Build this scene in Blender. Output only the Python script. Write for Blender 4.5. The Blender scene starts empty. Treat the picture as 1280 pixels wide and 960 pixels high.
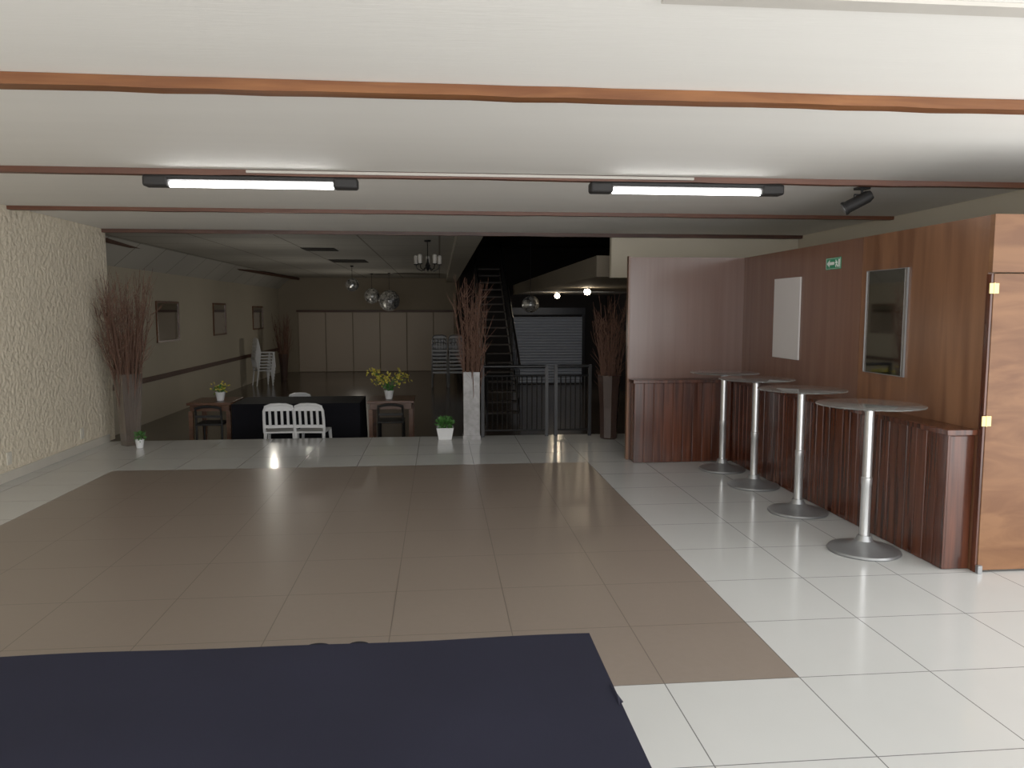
import bpy, math, random
from mathutils import Vector, Matrix
random.seed(7)
R = math.radians
scene = bpy.context.scene
COL = scene.collection
scene.view_settings.view_transform = 'Standard'
scene.view_settings.gamma = 1.15

# ------------------------------------------------------------------ materials
def newmat(name):
    m = bpy.data.materials.new(name); m.use_nodes = True
    nt = m.node_tree
    return m, nt, nt.nodes['Principled BSDF']

def mixcol(nt, fac, a, b):
    n = nt.nodes.new('ShaderNodeMix'); n.data_type = 'RGBA'
    for s, v in ((n.inputs[0], fac), (n.inputs[6], a), (n.inputs[7], b)):
        if hasattr(v, 'is_linked'): nt.links.new(v, s)
        elif isinstance(v, (int, float)): s.default_value = v
        else: s.default_value = (*v, 1)
    return n.outputs[2]

def math_n(nt, op, a, b=None):
    n = nt.nodes.new('ShaderNodeMath'); n.operation = op
    for i, v in enumerate((a, b)):
        if v is None: continue
        if hasattr(v, 'is_linked'): nt.links.new(v, n.inputs[i])
        else: n.inputs[i].default_value = v
    return n.outputs[0]

def coords(nt, scale=(1, 1, 1), loc=(0, 0, 0)):
    tc = nt.nodes.new('ShaderNodeTexCoord'); mp = nt.nodes.new('ShaderNodeMapping')
    mp.inputs['Scale'].default_value = scale; mp.inputs['Location'].default_value = loc
    nt.links.new(tc.outputs['Object'], mp.inputs['Vector'])
    return mp.outputs['Vector']

def noise(nt, vec, scale, detail=4, dist=0.0):
    n = nt.nodes.new('ShaderNodeTexNoise'); n.inputs['Scale'].default_value = scale
    n.inputs['Detail'].default_value = detail; n.inputs['Distortion'].default_value = dist
    nt.links.new(vec, n.inputs['Vector'])
    return n.outputs['Fac']

def bump(nt, b, h, strength, dist=0.01):
    n = nt.nodes.new('ShaderNodeBump'); n.inputs['Strength'].default_value = strength
    n.inputs['Distance'].default_value = dist
    nt.links.new(h, n.inputs['Height']); nt.links.new(n.outputs['Normal'], b.inputs['Normal'])

def mat(name, c, rough=0.5, metal=0.0, var=0.12, vs=6.0, bmp=0.0, bs=60.0, bd=0.01, trans=0.0, scale=(1, 1, 1), spec=0.5):
    m, nt, b = newmat(name)
    v = coords(nt, scale)
    f = noise(nt, v, vs)
    c2 = tuple(x * (1 - var) for x in c); c1 = tuple(min(1, x * (1 + var)) for x in c)
    nt.links.new(mixcol(nt, f, c2, c1), b.inputs['Base Color'])
    b.inputs['Roughness'].default_value = rough; b.inputs['Metallic'].default_value = metal
    b.inputs['Transmission Weight'].default_value = trans
    b.inputs['Specular IOR Level'].default_value = spec
    if bmp: bump(nt, b, noise(nt, v, bs), bmp, bd)
    return m

def wood(name, c1, c2, rough=0.3, sc=(14, 14, 0.9), spec=0.5, dk=0.6, dist=0.0):
    m, nt, b = newmat(name)
    v = coords(nt, sc)
    f = noise(nt, v, 1.0, 6, dist)
    r = nt.nodes.new('ShaderNodeValToRGB')
    r.color_ramp.elements[0].position = 0.36; r.color_ramp.elements[0].color = (*c1, 1)
    r.color_ramp.elements[1].position = 0.64; r.color_ramp.elements[1].color = (*c2, 1)
    nt.links.new(f, r.inputs[0])
    f2 = noise(nt, coords(nt, tuple(s * 0.35 for s in sc), (3, 5, 1)), 1.0, 3)
    col = mixcol(nt, math_n(nt, 'MULTIPLY', f2, dk), r.outputs[0], tuple(x * 0.5 for x in c1))
    nt.links.new(col, b.inputs['Base Color'])
    b.inputs['Roughness'].default_value = rough
    b.inputs['Specular IOR Level'].default_value = spec
    bump(nt, b, f, 0.10, 0.003)
    return m

def emis(name, c, s):
    m, nt, b = newmat(name)
    b.inputs['Base Color'].default_value = (*c, 1)
    b.inputs['Emission Color'].default_value = (*c, 1)
    b.inputs['Emission Strength'].default_value = s
    return m

T = 0.606
def floor_mat():
    m, nt, b = newmat('tile_floor_material')
    tc = nt.nodes.new('ShaderNodeTexCoord')
    sep = nt.nodes.new('ShaderNodeSeparateXYZ'); nt.links.new(tc.outputs['Object'], sep.inputs[0])
    x, y = sep.outputs[0], sep.outputs[1]
    def line(s, o):
        k = math_n(nt, 'MODULO', math_n(nt, 'ADD', math_n(nt, 'SUBTRACT', s, o), 60.6 + T / 2), T)
        d = math_n(nt, 'ABSOLUTE', math_n(nt, 'SUBTRACT', k, T / 2))
        return math_n(nt, 'LESS_THAN', d, 0.0025)
    g = math_n(nt, 'MAXIMUM', line(x, 1.56), line(y, 7.95))
    inb = math_n(nt, 'MULTIPLY', math_n(nt, 'GREATER_THAN', x, 1.56 - 8 * T), math_n(nt, 'LESS_THAN', x, 1.56))
    inb = math_n(nt, 'MULTIPLY', inb, math_n(nt, 'GREATER_THAN', y, 7.95 - 8 * T))
    inb = math_n(nt, 'MULTIPLY', inb, math_n(nt, 'LESS_THAN', y, 7.95))
    v = coords(nt)
    n1 = noise(nt, v, 1.3, 3); n2 = noise(nt, v, 25, 5)
    white = mixcol(nt, n1, (0.51, 0.52, 0.512), (0.59, 0.60, 0.595))
    brown = mixcol(nt, n2, (0.188, 0.150, 0.123), (0.232, 0.189, 0.157))
    brown = mixcol(nt, math_n(nt, 'MULTIPLY', n1, 0.35), brown, (0.27, 0.223, 0.187))
    base = mixcol(nt, inb, white, brown)
    gc = mixcol(nt, inb, (0.15, 0.15, 0.148), (0.095, 0.075, 0.06))
    nt.links.new(mixcol(nt, g, base, gc), b.inputs['Base Color'])
    rr = math_n(nt, 'ADD', math_n(nt, 'MULTIPLY', inb, 0.16), math_n(nt, 'ADD', 0.11, math_n(nt, 'MULTIPLY', n2, 0.08)))
    nt.links.new(rr, b.inputs['Roughness'])
    return m

def grid_mat(name, c, line, sx, sy, w, rough=0.7):
    m, nt, b = newmat(name)
    tc = nt.nodes.new('ShaderNodeTexCoord')
    sep = nt.nodes.new('ShaderNodeSeparateXYZ'); nt.links.new(tc.outputs['Object'], sep.inputs[0])
    def ln(s, p):
        k = math_n(nt, 'MODULO', math_n(nt, 'ADD', s, p * 100), p)
        return math_n(nt, 'LESS_THAN', k, w)
    g = math_n(nt, 'MAXIMUM', ln(sep.outputs[0], sx), ln(sep.outputs[1], sy))
    n1 = noise(nt, coords(nt), 0.8, 3)
    base = mixcol(nt, n1, tuple(q * 0.8 for q in c), c)
    nt.links.new(mixcol(nt, g, base, line), b.inputs['Base Color'])
    b.inputs['Roughness'].default_value = rough
    return m

MT = {}
MT['floor'] = floor_mat()
MT['ceil'] = mat('ceiling_paint', (0.86, 0.842, 0.795), 0.75, var=0.03, vs=1.2, bmp=0.25, bs=14, bd=0.004, scale=(0.6, 5, 1))
MT['stucco'] = mat('stucco_wall', (0.80, 0.71, 0.55), 0.85, var=0.10, vs=6, bmp=1.0, bs=21, bd=0.038)
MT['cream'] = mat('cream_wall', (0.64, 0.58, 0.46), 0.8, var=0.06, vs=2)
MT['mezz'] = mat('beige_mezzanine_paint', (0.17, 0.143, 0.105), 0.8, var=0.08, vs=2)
MT['hallbeam'] = mat('pale_hall_beam_paint', (0.38, 0.35, 0.29), 0.8, var=0.08, vs=2)
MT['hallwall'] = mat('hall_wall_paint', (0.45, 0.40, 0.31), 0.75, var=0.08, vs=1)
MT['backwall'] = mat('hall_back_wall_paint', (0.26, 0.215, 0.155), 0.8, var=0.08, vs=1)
MT['foldpanel'] = mat('folding_panel_laminate', (0.41, 0.33, 0.25), 0.5, var=0.06, vs=1)
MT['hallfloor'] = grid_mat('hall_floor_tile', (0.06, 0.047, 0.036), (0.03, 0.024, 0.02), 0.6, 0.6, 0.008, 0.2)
MT['hallceil'] = grid_mat('hall_ceiling_tile', (0.50, 0.48, 0.43), (0.20, 0.18, 0.15), 1.25, 1.25, 0.03, 0.8)
MT['black'] = mat('black_paint', (0.012, 0.011, 0.011), 0.6, var=0.2)
MT['void'] = mat('dark_void_surface', (0.010, 0.008, 0.007), 0.85, var=0.3, vs=2, spec=.2)  # near-black; also used as painted shade for the open ceiling tiles
MT['metalblack'] = mat('black_metal', (0.012, 0.012, 0.013), 0.4, 0.5, var=0.1)
MT['beam1'] = wood('lit_orange_brown_batten_wood', (0.20, 0.062, 0.016), (0.35, 0.135, 0.042), 0.5, (2.2, 26, 26), dk=1.0, dist=.5)  # nearest batten: its stronger light is put into this lighter orange
MT['beam2'] = wood('red_brown_batten_wood', (0.12, 0.037, 0.016), (0.20, 0.068, 0.030), 0.5, (1.6, 26, 26), dk=0.9)
MT['beam3'] = wood('dark_batten_wood', (0.06, 0.024, 0.015), (0.12, 0.05, 0.03), 0.5, (1.6, 20, 20))
MT['walnut'] = wood('walnut_laminate', (0.135, 0.054, 0.025), (0.25, 0.113, 0.055), 0.28, (7, 7, 0.6), dk=0.4, dist=.8)
MT['purple'] = wood('plum_brown_laminate', (0.155, 0.086, 0.067), (0.178, 0.102, 0.080), 0.20, (18, 18, 0.5), dk=0.25)
MT['brownlam'] = wood('brown_laminate', (0.158, 0.074, 0.047), (0.190, 0.093, 0.060), 0.25, (14, 14, 0.6), dk=0.3)
MT['doorwood'] = wood('light_walnut_door', (0.16, 0.066, 0.027), (0.25, 0.115, 0.050), 0.45, (2.2, 2.2, 9), dk=0.4, dist=1.0, spec=.3)
MT['plank'] = wood('red_varnished_plank', (0.048, 0.014, 0.008), (0.150, 0.046, 0.023), 0.18, (26, 26, 1.2))
MT['chrome'] = mat('brushed_steel', (0.70, 0.71, 0.72), 0.28, 0.85, var=0.05)
MT['cast'] = mat('grey_cast_metal', (0.33, 0.34, 0.35), 0.38, 0.7, var=0.08)
MT['glass'] = mat('smoked_table_glass', (0.70, 0.72, 0.71), 0.02, 0.0, var=0.02, trans=0.88)
MT['navy'] = mat('navy_tablecloth', (0.0105, 0.011, 0.021), 0.9, var=0.2, vs=3, bmp=0.3, bs=400, bd=0.001, spec=0.12)
MT['blackcloth'] = mat('black_tablecloth', (0.006, 0.006, 0.009), 0.9, var=0.15, vs=3, spec=0.2)
MT['white'] = mat('white_plastic', (0.80, 0.81, 0.82), 0.4, var=0.03)
MT['conduit'] = mat('aged_white_conduit', (0.56, 0.53, 0.48), 0.6, var=0.1)
MT['whiteboard'] = mat('pale_board', (0.66, 0.63, 0.62), 0.35, var=0.03)
MT['mirror'] = mat('mirror_glass', (0.70, 0.71, 0.70), 0.04, 1.0, var=0.01)
MT['frost'] = mat('frosted_mirror_border', (0.35, 0.33, 0.31), 0.35, 0.8, var=0.1)
MT['twig'] = mat('dry_twig_bark', (0.12, 0.06, 0.04), 0.8, var=0.35, vs=9)
MT['twig2'] = mat('brown_twig_bark', (0.13, 0.065, 0.043), 0.8, var=0.35, vs=9)
MT['vase'] = mat('cloudy_tinted_vase_glass', (0.62, 0.54, 0.48), 0.08, 0.0, var=0.08, trans=0.88)
MT['marble'] = mat('grey_marbled_vase', (0.34, 0.33, 0.33), 0.2, var=0.6, vs=14, trans=0.2)
MT['darkvase'] = mat('dark_brown_vase', (0.05, 0.03, 0.025), 0.3, var=0.2)
MT['leaf'] = mat('green_leaf', (0.05, 0.17, 0.03), 0.55, var=0.4, vs=30)
MT['yleaf'] = mat('yellow_petal', (0.62, 0.52, 0.07), 0.6, var=0.3, vs=30)
MT['tablewood'] = wood('table_wood', (0.10, 0.04, 0.020), (0.19, 0.085, 0.040), 0.35, (2, 16, 16))
MT['gold'] = mat('brass_hinge', (0.75, 0.55, 0.22), 0.35, 0.9, var=0.05)
MT['greensign'] = mat('green_sign', (0.01, 0.22, 0.10), 0.4, var=0.03)
MT['signwhite'] = mat('white_sign_print', (0.80, 0.85, 0.81), 0.5, var=0.02)
MT['shutter'] = mat('steel_shutter', (0.32, 0.34, 0.38), 0.45, 0.4, var=0.08)
MT['tube'] = emis('lit_tube', (1.0, 0.99, 0.97), 12)
MT['bulb'] = emis('warm_bulb', (1.0, 0.80, 0.55), 60)
MT['stair'] = mat('stair_tread', (0.03, 0.023, 0.018), 0.6, var=0.1)
MT['outlet'] = mat('outlet_plastic', (0.70, 0.66, 0.56), 0.4, var=0.02)
MT['base'] = mat('baseboard_tile', (0.64, 0.60, 0.52), 0.3, var=0.05)
MT['grey'] = mat('grey_metal_chair', (0.12, 0.12, 0.12), 0.4, 0.4, var=0.1)
def disco_mat():
    m, nt, b = newmat('mirror_ball_tiles')
    v = nt.nodes.new('ShaderNodeTexVoronoi'); v.inputs['Scale'].default_value = 22
    nt.links.new(coords(nt), v.inputs['Vector'])
    sp_ = nt.nodes.new('ShaderNodeSeparateColor'); nt.links.new(v.outputs['Color'], sp_.inputs[0])
    nt.links.new(mixcol(nt, sp_.outputs[0], (0.08, 0.08, 0.08), (0.95, 0.95, 0.93)), b.inputs['Base Color'])
    b.inputs['Metallic'].default_value = 0.75; b.inputs['Roughness'].default_value = 0.2
    return m
MT['disco'] = disco_mat()

# ------------------------------------------------------------------ mesh builder
class M:
    def __init__(s): s.v = []; s.f = []
    def add(s, vs, fs):
        o = len(s.v); s.v += [tuple(p) for p in vs]; s.f += [tuple(i + o for i in f) for f in fs]; return s
    def box(s, x0, x1, y0, y1, z0, z1, mtx=None):
        vs = [Vector(p) for p in ((x0, y0, z0), (x1, y0, z0), (x1, y1, z0), (x0, y1, z0), (x0, y0, z1), (x1, y0, z1), (x1, y1, z1), (x0, y1, z1))]
        if mtx: vs = [mtx @ p for p in vs]
        return s.add(vs, [(0, 3, 2, 1), (4, 5, 6, 7), (0, 1, 5, 4), (1, 2, 6, 5), (2, 3, 7, 6), (3, 0, 4, 7)])
    def tube(s, pts, r, n=8, cap=True):
        pts = [Vector(p) for p in pts]
        rs = r if isinstance(r, (list, tuple)) else [r] * len(pts)
        vs = []; fs = []
        t0 = (pts[-1] - pts[0]).normalized() if (pts[-1] - pts[0]).length > 1e-6 else Vector((0, 0, 1))
        ref = Vector((1, 0, 0)) if abs(t0.x) < 0.8 else Vector((0, 1, 0))
        for i, p in enumerate(pts):
            t = (pts[min(i + 1, len(pts) - 1)] - pts[max(i - 1, 0)]).normalized()
            rf = ref if abs(t.dot(ref)) < 0.95 else Vector((0, 0, 1))
            a = t.cross(rf).normalized(); b = t.cross(a)
            for k in range(n):
                an = 2 * math.pi * k / n
                vs.append(p + (a * math.cos(an) + b * math.sin(an)) * rs[i])
        for i in range(len(pts) - 1):
            for k in range(n):
                fs.append((i * n + k, i * n + (k + 1) % n, (i + 1) * n + (k + 1) % n, (i + 1) * n + k))
        if cap:
            fs.append(tuple(range(n - 1, -1, -1))); fs.append(tuple((len(pts) - 1) * n + k for k in range(n)))
        return s.add(vs, fs)
    def lathe(s, prof, n=32, c=(0, 0, 0)):
        vs = []; fs = []
        for (r, z) in prof:
            for k in range(n):
                an = 2 * math.pi * k / n
                vs.append((c[0] + r * math.cos(an), c[1] + r * math.sin(an), c[2] + z))
        m = len(prof)
        for i in range(m - 1):
            for k in range(n):
                fs.append((i * n + k, i * n + (k + 1) % n, (i + 1) * n + (k + 1) % n, (i + 1) * n + k))
        fs.append(tuple(range(n - 1, -1, -1))); fs.append(tuple((m - 1) * n + k for k in range(n)))
        return s.add(vs, fs)
    def leaves(s, c, rad, n, size, flat=1.0, up=0.3):
        for _ in range(n):
            d = Vector((random.gauss(0, 1), random.gauss(0, 1), random.gauss(0, 1) * flat + up)).normalized()
            p = Vector(c) + Vector((d.x * rad[0], d.y * rad[0], d.z * rad[1])) * random.uniform(0.3, 1)
            q = (d + Vector((random.uniform(-.6, .6), random.uniform(-.6, .6), random.uniform(-.4, .6)))).normalized()
            sd = q.cross(Vector((random.uniform(-1, 1), random.uniform(-1, 1), random.uniform(-1, 1)))).normalized()
            L = size * random.uniform(0.7, 1.3)
            s.add([p, p + q * L * .5 + sd * L * .28, p + q * L, p + q * L * .5 - sd * L * .28], [(0, 1, 2, 3)])
        return s
    def obj(s, name, m, parent=None, smooth=True, bevel=0.0, **kw):
        me = bpy.data.meshes.new(name); me.from_pydata(s.v, [], s.f); me.update()
        me.materials.append(MT[m] if isinstance(m, str) else m)
        if smooth:
            me.shade_smooth()
            try: me.set_sharp_from_angle(angle=R(38))
            except Exception: pass
        o = bpy.data.objects.new(name, me); COL.objects.link(o)
        if parent: o.parent = parent
        if bevel:
            b = o.modifiers.new('bevel', 'BEVEL'); b.width = bevel; b.segments = 2; b.limit_method = 'ANGLE'
        for k, v in kw.items(): o[k] = v
        return o

def root(name, loc, label, category, rot=0.0, group=None, scale=1.0):
    e = bpy.data.objects.new(name, None); e.empty_display_size = 0.1
    COL.objects.link(e); e.location = loc; e.rotation_euler = (0, 0, R(rot)); e.scale = (scale,) * 3
    e['label'] = label; e['category'] = category
    if group: e['group'] = group
    return e

def copy_thing(src, loc, rot=None, label=None, scale=None):
    n = src.copy(); COL.objects.link(n); n.location = loc
    if rot is not None: n.rotation_euler = (0, 0, R(rot))
    if label: n['label'] = label
    if scale: n.scale = (scale,) * 3
    for c in src.children:
        k = c.copy(); COL.objects.link(k); k.parent = n
    return n

def struct(name, b, m, label, smooth=False):
    x = M()
    for q in (b if isinstance(b[0], tuple) else [b]): x.box(*q)
    return x.obj(name, m, smooth=smooth, kind='structure', label=label)

# ------------------------------------------------------------------ structure
H = 2.6; LF = -0.5
YE = 9.8; YB = 27.2
struct('floor', (-4.2, 5.2, -1.5, YE, LF, 0.0), 'floor', 'white tile floor with large brown tile rectangle')
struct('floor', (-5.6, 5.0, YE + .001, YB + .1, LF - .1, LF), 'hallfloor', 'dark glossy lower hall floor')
struct('ceiling', (-4.2, 5.2, -1.2, 10.1, H, H + .12), 'ceil', 'off-white painted ceiling with wooden battens')
struct('wall_left', (-4.2, -4.08, -1.2, 10.0, 0, H - .001), 'stucco', 'rough cream stucco wall')
struct('baseboard_left', (-4.079, -4.06, -1.2, 10.0 - .2, 0.001, 0.09), 'base', 'pale tile baseboard')
struct('wall_right', (4.8, 4.95, 4.34, 10.1, 0.001, H - .001), 'cream', 'plain cream wall above the wooden partition')
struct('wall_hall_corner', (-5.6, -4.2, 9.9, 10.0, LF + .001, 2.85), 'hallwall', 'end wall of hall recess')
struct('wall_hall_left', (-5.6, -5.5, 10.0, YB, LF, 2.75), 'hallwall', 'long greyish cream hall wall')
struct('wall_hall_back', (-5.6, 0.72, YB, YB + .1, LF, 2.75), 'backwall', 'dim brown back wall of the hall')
struct('ceiling', (-5.6, 0.6, 10.10, YB + .1, 2.75, 2.85), 'hallceil', 'dim suspended tile ceiling of the hall')
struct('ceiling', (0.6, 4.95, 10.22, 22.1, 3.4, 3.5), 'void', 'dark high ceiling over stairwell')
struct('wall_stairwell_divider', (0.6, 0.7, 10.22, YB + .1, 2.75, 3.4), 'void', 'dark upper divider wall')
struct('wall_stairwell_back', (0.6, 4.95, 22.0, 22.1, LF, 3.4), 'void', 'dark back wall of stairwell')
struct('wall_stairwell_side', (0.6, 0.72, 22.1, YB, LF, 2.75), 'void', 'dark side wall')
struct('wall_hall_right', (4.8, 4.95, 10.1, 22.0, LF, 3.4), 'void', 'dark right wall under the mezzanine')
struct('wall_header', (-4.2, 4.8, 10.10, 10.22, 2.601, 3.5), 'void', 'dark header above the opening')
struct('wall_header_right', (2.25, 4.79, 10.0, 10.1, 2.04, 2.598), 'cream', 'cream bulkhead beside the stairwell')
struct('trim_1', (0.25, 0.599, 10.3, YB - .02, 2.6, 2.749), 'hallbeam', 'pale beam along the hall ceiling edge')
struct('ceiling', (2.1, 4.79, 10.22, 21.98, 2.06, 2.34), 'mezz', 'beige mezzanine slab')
s = M()
s.add([(-5.499, 10.2, 2.36), (-5.05, 10.2, 2.745), (-5.05, YB - .02, 2.745), (-5.499, YB - .02, 2.36), (-5.499, 10.2, 2.745), (-5.499, YB - .02, 2.745)],
      [(0, 1, 2, 3), (0, 4, 1), (3, 2, 5)])
s.obj('trim_2', 'hallceil', smooth=False, kind='structure', label='sloped pale soffit panels along the hall wall')
s = M(); pts = []
for i in range(21):
    y = 10.3 + i * (16.7 / 20); pts.append((-5.02 - 0.25 * math.sin(math.pi * i / 20) + 0.25 * (i / 20) ** 2, y, 2.70))
s.tube(pts, 0.045, 6); s.obj('trim_3', 'beam3', kind='structure', label='dark curved ceiling batten')
struct('trim_4', (-5.499, -5.45, 10.2, YB - .02, 0.27, 0.36), 'beam3', 'dark wooden chair rail on hall wall')
for i, (y, mm, zz, hw) in enumerate(((3.55, 'beam1', .050, .045), (5.75, 'beam2', .04, .035), (7.87, 'beam2', .036, .035), (9.93, 'beam3', .045, .035))):
    x = M(); n = 40
    xs = [-4.079 + (4.799 + 4.079) * k / n for k in range(n + 1)]
    offs = [random.uniform(-.004, .004) for _ in range(n + 1)]
    zo = [random.uniform(-.003, .003) for _ in range(n + 1)]
    for k in range(n):
        a, b = xs[k], xs[k + 1]; oa, ob = offs[k], offs[k + 1]
        za, zb = H - zz + zo[k], H - zz + zo[k + 1]
        x.add([(a, y - hw + oa, za), (b, y - hw + ob, zb), (b, y + hw + ob, zb), (a, y + hw + oa, za),
               (a, y - .04 + oa, H - .001), (b, y - .04 + ob, H - .001), (b, y + .04 + ob, H - .001), (a, y + .04 + oa, H - .001)],
              [(0, 3, 2, 1), (0, 1, 5, 4), (2, 3, 7, 6)])
    x.obj('trim_%d' % (5 + i), mm, smooth=False, kind='structure', label='weathered wooden ceiling batten')
struct('trim_9', (0.72, 4.79, 2.44, 2.52, 2.585, 2.599), 'conduit', 'white strip across ceiling')
struct('trim_10', (-2.5, -1.9, 14.4, 15.1, 2.74, 2.749), 'void', 'dark panel painting the shade of an open ceiling tile')  # flat dark sheets, here and next line, stand in for shade inside openings
struct('trim_11', (-2.45, -1.65, 17.6, 18.6, 2.74, 2.749), 'void', 'dark panel painting the shade of an open ceiling tile')
PX = 3.27
struct('wall_partition_back', (2.02, PX + .04, 8.06, 8.11, 0.001, 2.17), 'purple', 'glossy plum-brown laminate partition')
struct('wall_partition_side', (PX, PX + .04, 5.735, 8.058, 0.001, 2.17), 'brownlam', 'brown laminate partition')
struct('wall_partition_near', (PX, PX + .04, 4.345, 5.73, 0.001, 2.17), 'walnut', 'walnut laminate partition')
struct('trim_12', (2.0, 2.02, 8.05, 8.12, 0.001, 2.18), 'walnut', 'partition end trim')
struct('wall_partition_front', [(3.262, 4.95, 4.30, 4.34, 1.83, 2.17), (4.12, 4.95, 4.30, 4.34, 0.001, 1.83)], 'doorwood', 'walnut transom panel over the door')
struct('trim_13', (3.262, 3.275, 4.305, 4.345, 0.001, 1.82), 'plank', 'dark door post')
d = M().box(3.277, 4.11, 4.30, 4.335, 0.015, 1.822).obj('door_1', 'doorwood', bevel=.002, kind='structure', label='light walnut hinged door leaf')
for z in (1.735, 0.94):
    h = M().box(3.245, 3.270, 4.292, 4.2995, z - .03, z + .03).box(3.28, 3.305, 4.294, 4.2995, z - .03, z + .03)
    h.tube([(3.275, 4.295, z - .032), (3.275, 4.295, z + .032)], .006, 8)
    h.obj('hinge', 'gold', parent=d, label='brass door hinge')
M().box(3.262, 3.29, 4.275, 4.299, 0.001, .05).obj('foot_bolt', 'cast', parent=d, label='grey metal floor bolt')

# low plank ledge (L shape)
wc = root('wainscot_ledge', (3.15, 6.2, 0), 'dark red-brown varnished plank ledge along the partition', 'ledge')
def loc(o): o.location = (-3.15, -6.2, 0)
p = M()
n = 34; w = (7.86 - 4.37) / n
for i in range(n):
    y0 = 4.37 + i * w
    o_ = random.uniform(0, .004)
    p.box(3.09 + o_, PX - .003, y0 + .004, y0 + w - .003, 0.002, 0.845)
p.box(3.105, PX - .003, 4.372, 7.86, 0.002, 0.84)
n = 10; w = (3.085 - 2.03) / n
for i in range(n):
    x0 = 2.03 + i * w; o_ = random.uniform(0, .004)
    p.box(x0 + .003, x0 + w - .003, 7.86 + o_, 8.055, 0.002, 0.845)
p.box(2.035, PX - .003, 7.87, 8.055, 0.002, 0.84)
loc(p.obj('plank_cladding', 'plank', parent=wc, smooth=False, bevel=.004, label='vertical varnished planks'))
p = M().box(3.07, PX - .003, 4.35, 8.05, 0.846, 0.88).box(2.015, 3.0705, 7.835, 8.05, 0.846, 0.88)
loc(p.obj('ledge_top', 'plank', parent=wc, bevel=.003))

# ------------------------------------------------------------------ bar tables
bt = root('bar_table', (2.82, 4.78, 0), 'tall bar table with round glass top and steel column', 'table', group='tall bar tables by the ledge')
M().lathe([(0.0, 0.001), (.225, .001), (.232, .008), (.225, .02), (.16, .034), (.09, .05), (.055, .075), (.045, .11), (0.0, .11)], 48).obj('base', 'cast', parent=bt, label='domed grey metal base')
M().lathe([(.0, .11), (.032, .11), (.032, .45), (.034, .455), (.034, .50), (.030, .505), (.030, .95), (0, .95)], 28).obj('pole', 'chrome', parent=bt, label='steel column')
M().lathe([(.0, .951), (.034, .951), (.036, .962), (.06, .980), (.07, .983), (0, .983)], 32).obj('top_bracket', 'cast', parent=bt)
M().lathe([(.0, .984), (.333, .984), (.337, .986), (.337, .989), (.333, .991), (0, .991)], 64).obj('tabletop', 'glass', parent=bt, label='round smoked glass top')
for (x, y) in ((2.84, 5.78), (2.86, 6.70), (2.84, 7.44)):
    copy_thing(bt, (x, y, 0))

# ------------------------------------------------------------------ wall items on partition
M().box(PX - .015, PX - .001, 6.73, 7.27, 1.155, 1.91).obj('wall_board', 'whiteboard', bevel=.002, label='blank pale rectangular board on the partition', category='board')
mr = root('wall_mirror', (PX, 5.385, 1.52), 'dark rectangular mirror with frosted border on walnut partition', 'mirror')
f = M()
f.box(-.014, -.001, -.26, .26, .380, .385).box(-.014, -.001, -.26, .26, -.385, -.380).box(-.014, -.001, -.26, -.255, -.380, .380).box(-.014, -.001, .255, .26, -.380, .380)
f.obj('frame', 'cast', parent=mr, label='very thin grey frame')
for a_, b_ in ((-.2545, -.225), (.225, .2545)):
    M().box(-.009, -.001, a_, b_, -.3795, .3795).obj('border', 'frost', parent=mr, label='frosted patterned border')
M().box(-.010, -.001, -.224, .224, -.379, .379).obj('mirror_glass', 'mirror', parent=mr)
sg = root('exit_sign', (PX, 6.17, 1.995), 'small green emergency exit direction sign with white arrow', 'sign')
M().box(-.006, -.001, -.12, .12, -.048, .048).obj('plate', 'greensign', parent=sg)
a = M()
for q in ((-.114, .114, .040, .042), (-.114, .114, -.042, -.040), (-.114, -.112, -.042, .042), (.112, .114, -.042, .042)):
    a.box(-.0075, -.006, *q)
a.add([(-.0075, .103, 0), (-.0075, .055, .033), (-.0075, .055, .012), (-.0075, -.02, .012), (-.0075, -.02, -.012), (-.0075, .055, -.012), (-.0075, .055, -.033)], [(0, 1, 2, 3, 4, 5, 6)])
a.box(-.0075, -.006, -.104, -.082, -.032, .032)
a.lathe([(0.0, -.006), (.007, 0), (0, .006)], 8, (-.009, -.048, .024))
a.tube([(-.007, -.05, .016), (-.007, -.056, -.006), (-.007, -.042, -.018), (-.007, -.048, -.032)], .004, 5)
a.tube([(-.007, -.056, -.006), (-.007, -.068, -.02), (-.007, -.072, -.03)], .004, 5)
a.tube([(-.007, -.034, .0), (-.007, -.042, .012), (-.007, -.062, .012), (-.007, -.068, .0)], .003, 5)
a.obj('pictogram', 'signwhite', parent=sg, smooth=False)

# ------------------------------------------------------------------ ceiling lights (mounted under the second batten)
fl = root('tube_light', (-1.32, 5.75, H - .044), 'ceiling tube light with black housing and end caps, lit white', 'light', group='ceiling tube lights')
M().box(-.735, .735, -.05, .05, -.034, -.001).obj('housing', 'black', parent=fl, bevel=.01, label='slim black housing')
for sx in (-1, 1):
    c = M().box(min(sx * .57, sx * .745), max(sx * .57, sx * .745), -.055, .055, -.082, -.002)
    c.obj('end_cap', 'black', parent=fl, bevel=.018)
    M().box(sx * .4 - .02, sx * .4 + .02, .041, .049, -.005, .0435).obj('mounting_bracket', 'metalblack', parent=fl)
M().tube([(-.569, 0, -.060), (.569, 0, -.060)], .022, 16).obj('lamp_tube', 'tube', parent=fl, label='glowing white tube')
copy_thing(fl, (1.865, 5.75, H - .044))
M().box(-1.35, 1.9, 5.685, 5.702, 2.572, 2.592).obj('cable_conduit', 'conduit', bevel=.003, label='slim white cable conduit on the wooden batten', category='conduit')

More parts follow.
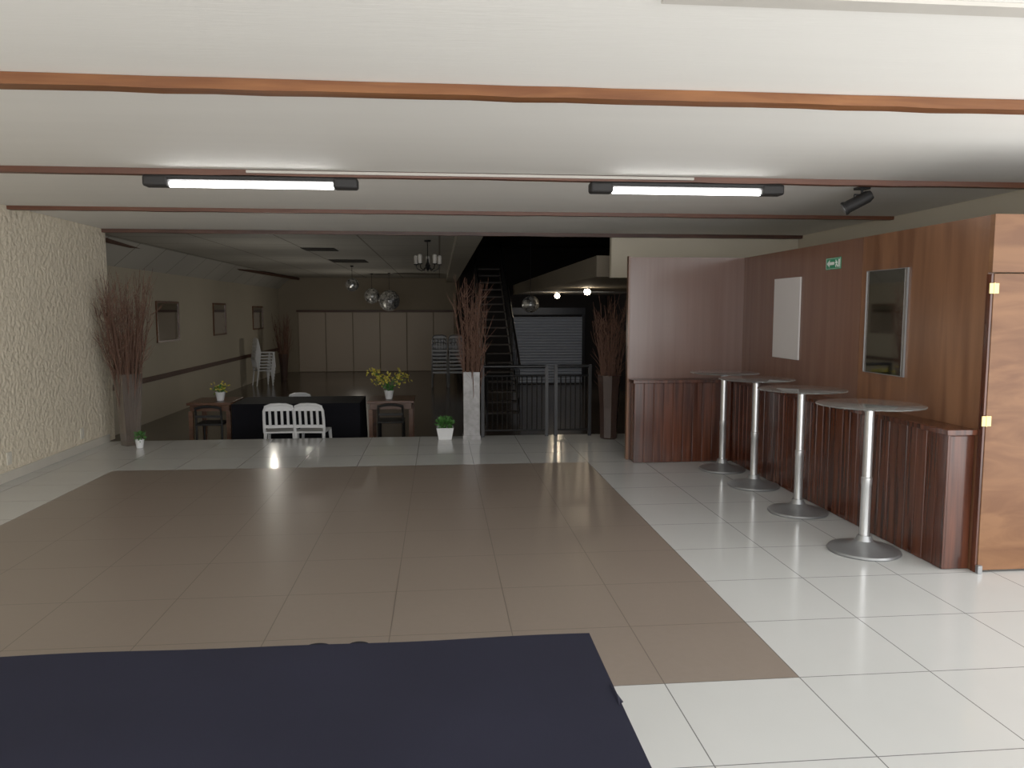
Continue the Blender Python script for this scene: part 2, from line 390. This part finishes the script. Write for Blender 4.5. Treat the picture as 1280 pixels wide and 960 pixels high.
sp = root('spotlight', (3.42, 6.05, H), 'small black ceiling spotlight tilted toward the room', 'light')
M().box(-.05, .05, -.04, .04, -.02, -.001).tube([(0, 0, -.02), (0, 0, -.06)], .01, 8).tube([(-.065, 0, -.1), (-.065, 0, -.06), (.065, 0, -.06), (.065, 0, -.1)], .007, 6).obj('bracket', 'metalblack', parent=sp)
hd = M().lathe([(0, -.15), (.055, -.15), (.058, -.14), (.05, -.12), (.05, .05), (.035, .085), (.0, .085)], 20)
ho = hd.obj('lamp_head', 'black', parent=sp); ho.location = (0, 0, -.1); ho.rotation_euler = (0, R(62), R(-20))
hl = M().lathe([(0, -.154), (.045, -.154), (.045, -.151), (0, -.151)], 20).obj('lens', 'cast', parent=sp); hl.location = (0, 0, -.1); hl.rotation_euler = ho.rotation_euler

for y in (7.6, 9.1):
    o = M().box(-.012, -.001, -.04, .04, -.06, .06).box(-.016, -.012, -.022, .022, -.03, .03)
    for i_, (px, py, pz) in enumerate(o.v): o.v[i_] = (-py * 0 + px, py, pz)
    # plate lies on the wall plane: thin along X
    ob = M().box(.001, .012, -.04, .04, -.06, .06).box(.012, .016, -.022, .022, -.03, .03).obj('wall_outlet', 'outlet', bevel=.003, label='small cream electrical outlet cover on stucco wall', category='outlet', group='outlets on the stucco wall')
    ob.location = (-4.079, y, .21)

# ------------------------------------------------------------------ foreground table
ft = root('banquet_table', (-.9, 1.44, 0), 'long table covered with a dark navy tablecloth', 'table')
X0, X1, Y0, Y1 = -2.4, .388, .92, 1.935
c = M(); nx, ny = 70, 26
def wr(x, y): return .75 + .0018 * math.sin(x * 5 + y * 3) + .0012 * math.sin(x * 11 - y * 7)
vs = [(X0 + (X1 - X0) * i / nx, Y0 + (Y1 - Y0) * j / ny, wr(X0 + (X1 - X0) * i / nx, Y0 + (Y1 - Y0) * j / ny)) for j in range(ny + 1) for i in range(nx + 1)]
fs = [(j * (nx + 1) + i, j * (nx + 1) + i + 1, (j + 1) * (nx + 1) + i + 1, (j + 1) * (nx + 1) + i) for j in range(ny) for i in range(nx)]
c.add(vs, fs)
per = []
for i in range(nx): per.append((X0 + (X1 - X0) * i / nx, Y0, 0, -1))
for j in range(ny): per.append((X1, Y0 + (Y1 - Y0) * j / ny, 1, 0))
for i in range(nx): per.append((X1 - (X1 - X0) * i / nx, Y1, 0, 1))
for j in range(ny): per.append((X0, Y1 - (Y1 - Y0) * j / ny, -1, 0))
rows = 14; vs = []; fs = []; N = len(per)
for r_ in range(rows + 1):
    dd = r_ / rows
    for k, (x, y, nx_, ny_) in enumerate(per):
        fold = math.sin(k * .62) * .5 + math.sin(k * .23 + 1) * .5
        out = (.006 * min(1, dd * 8)) + dd * (.03 + .028 * fold)
        z = wr(x, y) - (0 if r_ == 0 else .004) - dd * .68
        vs.append((x + nx_ * out, y + ny_ * out, z))
for r_ in range(rows):
    for k in range(N):
        fs.append((r_ * N + k, (r_ + 1) * N + k, (r_ + 1) * N + (k + 1) % N, r_ * N + (k + 1) % N))
c.add(vs, fs)
c.add([(.38, 1.66, .752), (.38, 1.56, .752), (.397, 1.59, .742), (.385, 1.60, .756)], [(0, 3, 1), (1, 3, 2), (0, 2, 3)])
o = c.obj('tablecloth', 'navy', parent=ft, label='dark navy cloth draping over the edges'); o.location = (.9, -1.44, 0)
t = M().box(X0 + .01, X1 - .01, Y0 + .01, Y1 - .01, .715, .742); o = t.obj('tabletop', 'tablewood', parent=ft); o.location = (.9, -1.44, 0)
for x in (X0 + .1, X1 - .1):
    for y in (Y0 + .1, Y1 - .1):
        o = M().tube([(x, y, .001), (x, y, .714)], .022, 10).obj('leg', 'metalblack', parent=ft); o.location = (.9, -1.44, 0)

def black_chair(locn, rot, h=.86, label='black wooden chair', group=None, seat=True):
    ch = root('dining_chair', locn, label, 'chair', rot, group)
    M().box(-.2, .2, -.2, .2, .42, .455).obj('seat', 'black', parent=ch, bevel=.012)
    for x in (-.18, .18):
        M().tube([(x, .18, .001), (x, .18, .42)], .017, 8).obj('leg', 'metalblack', parent=ch)
        M().tube([(x, -.2, .001), (x, -.18, .42)], .017, 8).obj('leg', 'metalblack', parent=ch)
    b = M()
    for x in (-.18, .18): b.tube([(x, -.185, .455), (x, -.20, .62), (x, -.225, h - .04)], .016, 8)
    for z in (.56, .64, .72):
        if z < h - .08: b.box(-.18, .18, -.217, -.203, z - .018, z + .018)
    pts = [(-.19 + .38 * i / 14, -.226, h - .04 + .03 * math.sin(math.pi * i / 14)) for i in range(15)]
    b.tube(pts, .02, 8)
    b.obj('backrest', 'black', parent=ch)
    return ch
bc = root('dining_chair', (-.29, 1.88, 0), 'low-backed black chair tucked under the navy-clothed table', 'chair', 180)
M().box(-.19, .19, -.19, .19, .42, .455).obj('seat', 'black', parent=bc, bevel=.012)
for x in (-.17, .17):
    for y in (-.17, .17): M().tube([(x, y, .001), (x, y, .42)], .017, 8).obj('leg', 'metalblack', parent=bc)
b = M()
for x in (-.09, .09): b.tube([(x, -.18, .455), (x * .95, -.205, .655)], .012, 8)
for cx, w_ in ((-.06, .026), (.05, .03)):
    b.tube([(cx + w_ * math.cos(math.pi * i / 10), -.205, .668 + .010 * math.sin(math.pi * i / 10)) for i in range(11)], .010, 8)
b.tube([(-.1, -.205, .655), (.1, -.205, .655)], .014, 8)
b.obj('backrest', 'blackcloth', parent=bc, label='scrolled black crest')

# ------------------------------------------------------------------ twigs
def twigs(hbase, htop, spread, n, r0=.006, sub=3, side=1.0, clamp=None, pw=1.4):
    t = M()
    for i in range(n):
        an = random.uniform(0, 2 * math.pi); sp_ = spread * math.sqrt(random.uniform(.02, 1))
        top = htop * random.uniform(.78, 1.0)
        if random.random() < .3: top = htop * random.uniform(.62, .8)
        ex, ey = sp_ * math.cos(an), sp_ * math.sin(an) * side
        bx, by = .05 * math.cos(an), .05 * math.sin(an)
        pts = []; K = 9
        wx, wy = random.uniform(-1, 1), random.uniform(-1, 1); ph = random.uniform(0, 6)
        for k in range(K):
            u = k / (K - 1); e = u ** pw
            q = .035 * math.sin(u * 9 + ph) * u
            pts.append(Vector((bx + (ex - bx) * e + q * wx, by + (ey - by) * e + q * wy, hbase + (top - hbase) * u)))
        t.tube(pts, [r0 * (1 - .75 * k / (K - 1)) for k in range(K)], 4, cap=False)
        for _ in range(sub):
            k = random.randint(4, K - 2); p0 = pts[k]
            dv = Vector((random.uniform(-1, 1) * .8, random.uniform(-1, 1) * side * .8, random.uniform(.5, 1.5))).normalized()
            L = random.uniform(.1, .28) * htop / 2
            p1 = p0 + dv * L * .5 + Vector((random.uniform(-.02, .02), 0, 0)); p2 = p1 + (dv + Vector((random.uniform(-.4, .4), random.uniform(-.4, .4), .2))) * L * .5
            t.tube([p0, p1, p2], [r0 * .45, r0 * .35, r0 * .2], 3, cap=False)
    if clamp is not None:
        t.v = [(clamp + (x - clamp) * .1 if x < clamp else x, y, z) for x, y, z in t.v]
    return t
def open_vase(prof_out, th):
    inner = [(max(r_ - th, .005), z + (th if i == 0 else 0)) for i, (r_, z) in enumerate(prof_out)]
    return [(0.001, prof_out[0][1])] + prof_out + inner[::-1] + [(0.001, inner[0][1])]
tv = root('twig_vase', (-3.70, 9.5, 0), 'tall tapered tinted-glass vase with dry twigs beside stucco wall', 'vase')
M().lathe(open_vase([(.11, .001), (.14, .4), (.17, .86)], .006), 4).obj('vase', 'vase', parent=tv, smooth=False)
twigs(.05, 2.12, .36, 100, .008, 6, clamp=-.32, pw=1.5).obj('twigs', 'twig', parent=tv, kind='stuff', label='dry brown twigs')
tv = root('twig_vase', (.39, 9.55, 0), 'square pale grey marbled vase with tall dry twigs', 'vase')
v = M(); v.box(-.11, .11, -.11, .11, .001, .06)
for a_, b_, c_, d_ in ((-.1, .1, -.1, -.09), (-.1, .1, .09, .1), (-.1, -.09, -.09, .09), (.09, .1, -.09, .09)): v.box(a_, b_, c_, d_, .06, .85)
v.obj('vase', 'marble', parent=tv, smooth=False)
twigs(.07, 2.05, .25, 50, .006, 6).obj('twigs', 'twig2', parent=tv, kind='stuff', label='loose brown dry twigs')
tv = root('twig_vase', (2.12, 9.45, 0), 'dark brown vase with dense dry twigs next to the railing', 'vase')
M().lathe([(0, .001), (.10, .001), (.11, .02), (.12, .4), (.15, .8), (.14, .8), (.09, .04), (0, .04)], 8).obj('vase', 'darkvase', parent=tv, smooth=False)
twigs(.05, 1.85, .24, 60, .0065, 5).obj('twigs', 'twig', parent=tv, kind='stuff', label='dry brown twigs')
tv = root('twig_vase', (-4.75, 24.0, LF), 'floor vase with dry twigs against the hall back wall', 'vase')
M().lathe([(0, .001), (.10, .001), (.12, .4), (.16, .8), (.15, .8), (.09, .04), (0, .04)], 8).obj('vase', 'darkvase', parent=tv, smooth=False)
twigs(.05, 2.1, .33, 50, .012, 3).obj('twigs', 'twig', parent=tv, kind='stuff')

# ------------------------------------------------------------------ potted plants
def pot(locn, pr, ph, label, fol, foln, size, m='leaf', square=False, rot=0):
    p = root('potted_plant', locn, label, 'plant', rot)
    M().lathe([(0, .001), (pr * .75, .001), (pr, ph), (pr * .9, ph), (pr * .85, ph * .85), (0, ph * .85)], 4 if square else 20).obj('pot', 'white', parent=p, smooth=not square)
    M().leaves((0, 0, ph + fol[1] * .5), fol, foln, size).obj('foliage', m, parent=p, kind='stuff')
    return p
pot((.06, 9.6, 0), .15, .15, 'white square pot with small bushy green plant', (.10, .08), 280, .045, square=True, rot=45)
pot((-3.52, 9.3, 0), .05, .10, 'small white pot with little green plant by the twig vase', (.05, .06), 70, .04)

# ------------------------------------------------------------------ hall tables and chairs
def wtable(locn, w, d_, label):
    t = root('dining_table', locn, label, 'table', group='small wooden hall tables')
    M().box(-w / 2, w / 2, -d_ / 2, d_ / 2, .72, .76).obj('tabletop', 'tablewood', parent=t, bevel=.005)
    M().box(-w / 2 + .04, w / 2 - .04, -d_ / 2 + .04, d_ / 2 - .04, .63, .719).obj('apron', 'tablewood', parent=t)
    for x in (-w / 2 + .05, w / 2 - .05):
        for y in (-d_ / 2 + .05, d_ / 2 - .05):
            M().box(x - .03, x + .03, y - .03, y + .03, .001, .629).obj('leg', 'tablewood', parent=t)
    return t
wtable((-3.385, 11.95, LF), .64, .75, 'small wooden table with black chair, flower pot on top')
wtable((-.74, 11.95, LF), .70, .75, 'small wooden table with black chair, yellow flowers on top')
black_chair((-3.385, 11.75, LF), 0, h=.72, label='black chair pushed under a small wooden table')
black_chair((-.74, 11.75, LF), 0, h=.72, label='black chair pushed under a small wooden table')

ct = root('banquet_table', (-2.10, 11.9, LF), 'table covered to the floor with black tablecloth', 'table')
c = M(); c.box(-.92, .92, -.48, .48, .745, .752)
N = 160; vs = []; fs = []
pr = []
for k in range(N):
    u = k / N * 4; sd = int(u); q = u - sd
    x, y, nx_, ny_ = [(-.92 + 1.84 * q, -.48, 0, -1), (.92, -.48 + .96 * q, 1, 0), (.92 - 1.84 * q, .48, 0, 1), (-.92, .48 - .96 * q, -1, 0)][sd]
    pr.append((x, y, nx_, ny_))
for r_ in range(7):
    dd = r_ / 6
    for k, (x, y, a_, b_) in enumerate(pr):
        o_ = dd * (.015 + .012 * math.sin(k * .9)); vs.append((x + a_ * o_, y + b_ * o_, .75 - dd * .74))
for r_ in range(6):
    for k in range(N): fs.append((r_ * N + k, (r_ + 1) * N + k, (r_ + 1) * N + (k + 1) % N, r_ * N + (k + 1) % N))
c.add(vs, fs); c.obj('tablecloth', 'blackcloth', parent=ct)
M().box(-.9, .9, -.45, .45, .71, .743).obj('tabletop', 'tablewood', parent=ct)
for x in (-.84, .84):
    for y in (-.4, .4): M().tube([(x, y, .001), (x, y, .709)], .02, 8).obj('leg', 'metalblack', parent=ct)

def chair_parts():
    seat = M().box(-.21, .21, -.2, .21, .42, .445)
    seat.box(-.2, .2, .19, .215, .39, .43)
    back = M()
    arch = [(-.2, -.19, .43), (-.2, -.215, .6), (-.195, -.24, .74), (-.17, -.25, .8), (-.1, -.257, .825), (0, -.26, .83), (.1, -.257, .825), (.17, -.25, .8), (.195, -.24, .74), (.2, -.215, .6), (.2, -.19, .43)]
    back.tube(arch, .02, 8)
    back.box(-.19, .19, -.258, -.238, .74, .81)
    back.box(-.19, .19, -.225, -.205, .50, .54)
    for x in (-.12, -.04, .04, .12):
        back.tube([(x, -.213, .53), (x, -.228, .64), (x, -.247, .745)], .019, 6)
    legs = []
    for x in (-1, 1):
        legs.append(M().tube([(x * .2, -.235, .001), (x * .19, -.185, .43)], [.017, .024], 8))
        legs.append(M().tube([(x * .215, .215, .001), (x * .19, .185, .42)], [.017, .024], 8))
    return seat, back, legs
S, B, L = chair_parts()
pc = root('plastic_chair', (-2.22, 10.94, LF), 'white plastic chair with slatted back at the black-clothed table', 'chair', 4, 'white plastic chairs at the black table')
S.obj('seat', 'white', parent=pc, bevel=.008); B.obj('backrest', 'white', parent=pc)
for l in L: l.obj('leg', 'white', parent=pc)
copy_thing(pc, (-1.78, 10.92, LF), -5)
copy_thing(pc, (-2.30, 12.64, LF), 180, scale=.90)
S, B, L = chair_parts(); j = M()
for q in [S, B] + L: j.add(q.v, q.f)
st = j.obj('plastic_chair', 'white', label='white plastic chair nested in a tall stack by the hall wall', category='chair', group='stacked white plastic chairs')
st.location = (-5.0, 22.3, LF); st.rotation_euler = (0, 0, R(-60))
for i in range(1, 7):
    k = st.copy(); COL.objects.link(k); k.location = (-5.0 + .012 * i, 22.3, LF + .085 * i)
j = M()
S, B, L = chair_parts()
for q in [S, B] + L: j.add(q.v, q.f)
st = j.obj('stacking_chair', 'grey', label='grey metal chair nested in a stack near the hall back wall', category='chair', group='stacked grey chairs')
st.location = (0, 21.4, LF); st.rotation_euler = (0, 0, R(180))
for q in range(2):
    for i in range(7):
        if q == 0 and i == 0: continue
        k = st.copy(); COL.objects.link(k); k.location = (q * .46, 21.4, LF + .1 * i)

def flowers(locn, h, sp_, label, n=8, fn=14, fs_=.05, z0=.7):
    p = root('potted_flower', locn, label, 'plant')
    M().lathe([(0, .001), (.05, .001), (.075, .13), (.065, .13), (.06, .11), (0, .11)], 16).obj('pot', 'white', parent=p)
    s = M(); f = M()
    for i in range(n):
        an = 2 * math.pi * i / n + random.uniform(-.3, .3); q = sp_ * random.uniform(.55, 1)
        e = Vector((q * math.cos(an), q * math.sin(an) * .6, h * random.uniform(z0, 1)))
        s.tube([(0, 0, .1), (e.x * .3, e.y * .3, e.z * .7), e], .005, 5)
        f.leaves(e, (.07, .05), fn, fs_)
        f.leaves((e.x * .65, e.y * .65, e.z * .82), (.06, .05), fn // 2, fs_ * .8)
    s.leaves((0, 0, .16), (.08, .05), 26, .06)
    s.obj('stems', 'leaf', parent=p, kind='stuff'); f.obj('flowers', 'yleaf', parent=p, kind='stuff', label='yellow blossoms')
flowers((-3.29, 11.85, LF + .761), .22, .1, 'small white pot of yellow flowers on wooden table', 7, 9, .04)
flowers((-.78, 11.85, LF + .761), .45, .33, 'white pot with spreading yellow orchid sprays on wooden table', 12, 13, .05, .6)

for (y0, y1, z0, z1) in ((15.6, 16.9, .98, 1.8), (19.4, 20.5, 1.0, 1.8), (23.4, 24.7, 1.05, 1.75)):
    r = root('wall_mirror', (-5.5, (y0 + y1) / 2, (z0 + z1) / 2), 'framed mirror on the long hall wall', 'mirror', group='framed mirrors on the hall wall')
    w = (y1 - y0) / 2; h = (z1 - z0) / 2
    M().box(.001, .03, -w, w, h - .04, h).box(.001, .03, -w, w, -h, -h + .04).box(.001, .03, -w, -w + .04, -h + .04, h - .04).box(.001, .03, w - .04, w, -h + .04, h - .04).obj('frame', 'tablewood', parent=r)
    M().box(.002, .015, -w + .04, w - .04, -h + .04, h - .04).obj('mirror_glass', 'mirror', parent=r)

x = -4.85
for i in range(6):
    w = .93 if i < 5 else .72
    M().box(x + .015, x + w - .015, YB - .05, YB - .002, LF + .01, 1.56).box(x + .015, x + w - .015, YB - .06, YB - .05, LF + .01, LF + .12).obj('folding_panel', 'foldpanel', bevel=.006, label='tall beige laminate panel on the hall back wall', category='panel', group='folding panels on the hall back wall')
    x += w
struct('trim_14', (-4.9, .58, YB - .08, YB - .001, 1.57, 1.64), 'beam3', 'dark header rail over folding panels')

# ------------------------------------------------------------------ chandelier, mirror balls
chn = root('chandelier', (-.18, 12.7, 2.75), 'dark metal chandelier with candle-style lamps on hall ceiling', 'chandelier')
M().lathe([(0, -.03), (.05, -.03), (.06, -.001), (0, -.001)], 16).tube([(0, 0, -.03), (0, 0, -.3)], .008, 6).lathe([(0, -.5), (.02, -.48), (.045, -.42), (.02, -.36), (.015, -.3), (0, -.3)], 16).obj('stem', 'metalblack', parent=chn)
for i in range(5):
    an = 2 * math.pi * i / 5 + .3; cx, cy = math.cos(an), math.sin(an)
    M().tube([(cx * .02, cy * .02, -.42), (cx * .1, cy * .1, -.5), (cx * .18, cy * .18, -.46), (cx * .2, cy * .2, -.4)], .008, 6).lathe([(0, -.4), (.035, -.4), (.04, -.385), (0, -.385)], 12, (cx * .2, cy * .2, 0)).obj('arm', 'metalblack', parent=chn)
    M().lathe([(0, -.384), (.028, -.384), (.035, -.26), (.02, -.24), (0, -.24)], 12, (cx * .2, cy * .2, 0)).obj('lamp_shade', 'conduit', parent=chn, label='cream candle shade')
def disco(locn, r_, ztop, label, dark=False):
    p = root('mirror_ball', locn, label, 'mirror ball', group='hanging mirror balls')
    m = M(); n = 14; prof = []
    for i in range(n + 1):
        ph = math.pi * i / n
        prof.append((max(r_ * math.sin(ph), .001), -r_ * math.cos(ph)))
    m.lathe(prof, 24); m.obj('ball', 'disco', parent=p, smooth=False)
    M().tube([(0, 0, r_), (0, 0, ztop - locn[2] - .012)], .006, 6).lathe([(0, ztop - locn[2] - .03), (.04, ztop - locn[2] - .03), (.04, ztop - locn[2] - .002), (0, ztop - locn[2] - .002)], 12).obj('hanging_rod', 'metalblack', parent=p)
disco((-2.2, 20.0, 2.27), .17, 2.75, 'small mirror ball hanging from the hall ceiling')
disco((-2.05, 24.0, 2.07), .24, 2.75, 'mirror ball hanging from the hall ceiling')
disco((-1.5, 23.6, 1.92), .32, 2.75, 'large mirror ball hanging from the hall ceiling')
disco((1.78, 15.0, 1.74), .17, 3.4, 'mirror ball hanging in the dark stairwell')

# ------------------------------------------------------------------ staircase
ss = root('staircase', (1.2, 14.5, LF), 'dark open staircase with black handrails rising through stairwell', 'staircase')
n = 18; rise = .175; run = .27
for i in range(n):
    M().box(-.30, .30, i * run, i * run + .26, (i + 1) * rise - .03, (i + 1) * rise).obj('tread', 'stair', parent=ss, smooth=False)
for x in (-.33, .31):
    stg = M()
    stg.add([(x, 0, 0.0), (x + .02, 0, 0.0), (x + .02, 0, .2), (x, 0, .2), (x, n * run, n * rise - .2), (x + .02, n * run, n * rise - .2), (x + .02, n * run, n * rise + .02), (x, n * run, n * rise + .02)],
            [(0, 3, 2, 1), (4, 5, 6, 7), (0, 1, 5, 4), (1, 2, 6, 5), (2, 3, 7, 6), (3, 0, 4, 7)])
    stg.obj('stringer', 'metalblack', parent=ss, smooth=False)
for x in (-.32, .32):
    hr = M().tube([(x, 0, 1.05), (x, n * run - .1, n * rise + .66)], .025, 8)
    for i in range(0, n): hr.tube([(x, i * run + .1, (i + 1) * rise), (x, i * run + .1, (i + 1) * rise + .82)], .010, 6)
    hr.obj('handrail', 'metalblack', parent=ss)

sh = root('roller_shutter', (3.1, 21.98, LF), 'closed steel roller shutter under mezzanine', 'shutter')
m = M(); z = .02
while z < 1.94:
    m.add([(-1.0, -.03, z), (1.0, -.03, z), (1.0, -.06, z + .04), (-1.0, -.06, z + .04), (1.0, -.03, z + .08), (-1.0, -.03, z + .08)], [(0, 1, 2, 3), (3, 2, 4, 5)]); z += .08
m.obj('slats', 'shutter', parent=sh, smooth=False)
M().box(-1.08, -1.0, -.08, -.01, .001, 2.0).box(1.0, 1.08, -.08, -.01, .001, 2.0).box(-1.08, 1.08, -.12, -.01, 2.0, 2.2).obj('guide_frame', 'metalblack', parent=sh)

for (x, y) in ((2.9, 15.0), (2.92, 19.0)):
    p = root('ceiling_lamp', (x, y, 2.06), 'small warm lit ceiling lamp under mezzanine', 'light', group='warm lamps under the mezzanine')
    M().lathe([(0, -.03), (.06, -.03), (.07, -.001), (0, -.001)], 16).obj('lamp_base', 'cast', parent=p)
    M().lathe([(.001, -.14), (.045, -.13), (.065, -.09), (.055, -.045), (.02, -.031), (0, -.031)], 16).obj('bulb', 'bulb', parent=p)

# ------------------------------------------------------------------ railings
def railing(x0, x1, label, sp_=.06):
    r = root('railing', ((x0 + x1) / 2, 9.7, 0), label, 'railing', group='black metal railings at the floor edge')
    w = (x1 - x0) / 2
    M().tube([(-w, 0, .90), (w, 0, .90)], .022, 10).obj('handrail', 'metalblack', parent=r)
    for z in (.08, .78):
        M().tube([(-w, 0, z), (w, 0, z)], .012, 8).obj('rail', 'metalblack', parent=r)
    for x in (-w, w):
        M().box(x - .02, x + .02, -.02, .02, .001, .92).obj('post', 'metalblack', parent=r)
    n = int(2 * w / sp_)
    for i in range(1, n):
        x = -w + 2 * w * i / n
        M().tube([(x, 0, .08), (x, 0, .78)], .009, 6).obj('baluster', 'metalblack', parent=r)
railing(.54, 1.36, 'black metal railing with thin balusters beside the marbled vase')
railing(1.48, 1.92, 'short black metal railing section beside dark twig vase')
for i in range(2):
    struct('floor', (.8, 2.0, YE + .002 + i * .3, YE + .3 + i * .3, LF + .001, -.1667 * (i + 1)), 'floor', 'white tiled step down to the hall')

# ------------------------------------------------------------------ lights / world
w = bpy.data.worlds.new('World'); scene.world = w; w.use_nodes = True
bg = w.node_tree.nodes['Background']; bg.inputs[0].default_value = (1, .995, .985, 1); bg.inputs[1].default_value = 3.6
def area(name, loc_, rot, sx, sy, e, col=(1, 1, 1), portal=False):
    l = bpy.data.lights.new(name, 'AREA'); l.shape = 'RECTANGLE'; l.size = sx; l.size_y = sy; l.energy = e; l.color = col
    o = bpy.data.objects.new(name, l); COL.objects.link(o); o.location = loc_; o.rotation_euler = rot
    if portal: l.cycles.is_portal = True
    return o
area('front_opening_portal', (.4, -1.25, 1.3), (R(90), 0, 0), 9.4, 2.7, 1, portal=True)
area('side_opening_portal', (5.2, 1.5, 1.3), (R(90), 0, R(90)), 5.6, 2.7, 1, portal=True)
def point(name, loc_, e, col, rad=.001):
    l = bpy.data.lights.new(name, 'POINT'); l.energy = e; l.color = col; l.shadow_soft_size = rad
    o = bpy.data.objects.new(name, l); COL.objects.link(o); o.location = loc_
point('hall_fill_light', (-2.9, 13.6, 1.2), 10, (1, .93, .80))  # added unseen fills that brighten the hall; no fixtures at these spots
point('hall_fill_light', (-3.0, 18.0, 1.0), 10, (1, .93, .80))
point('hall_fill_light', (-2.4, 23.0, 0.9), 16, (1, .92, .78))
area('shutter_light', (3.2, 18.0, 1.98), (R(70), 0, 0), 1.5, .1, 9, (.9, .94, 1))

# ------------------------------------------------------------------ camera
cd = bpy.data.cameras.new('camera'); cam = bpy.data.objects.new('camera', cd); COL.objects.link(cam)
cd.sensor_width = 36; cd.lens = 27.0; cd.clip_end = 200
cam.location = (0, 0, 1.6); cam.rotation_euler = (R(90 - 5.415), 0, R(-5.39))
scene.camera = cam
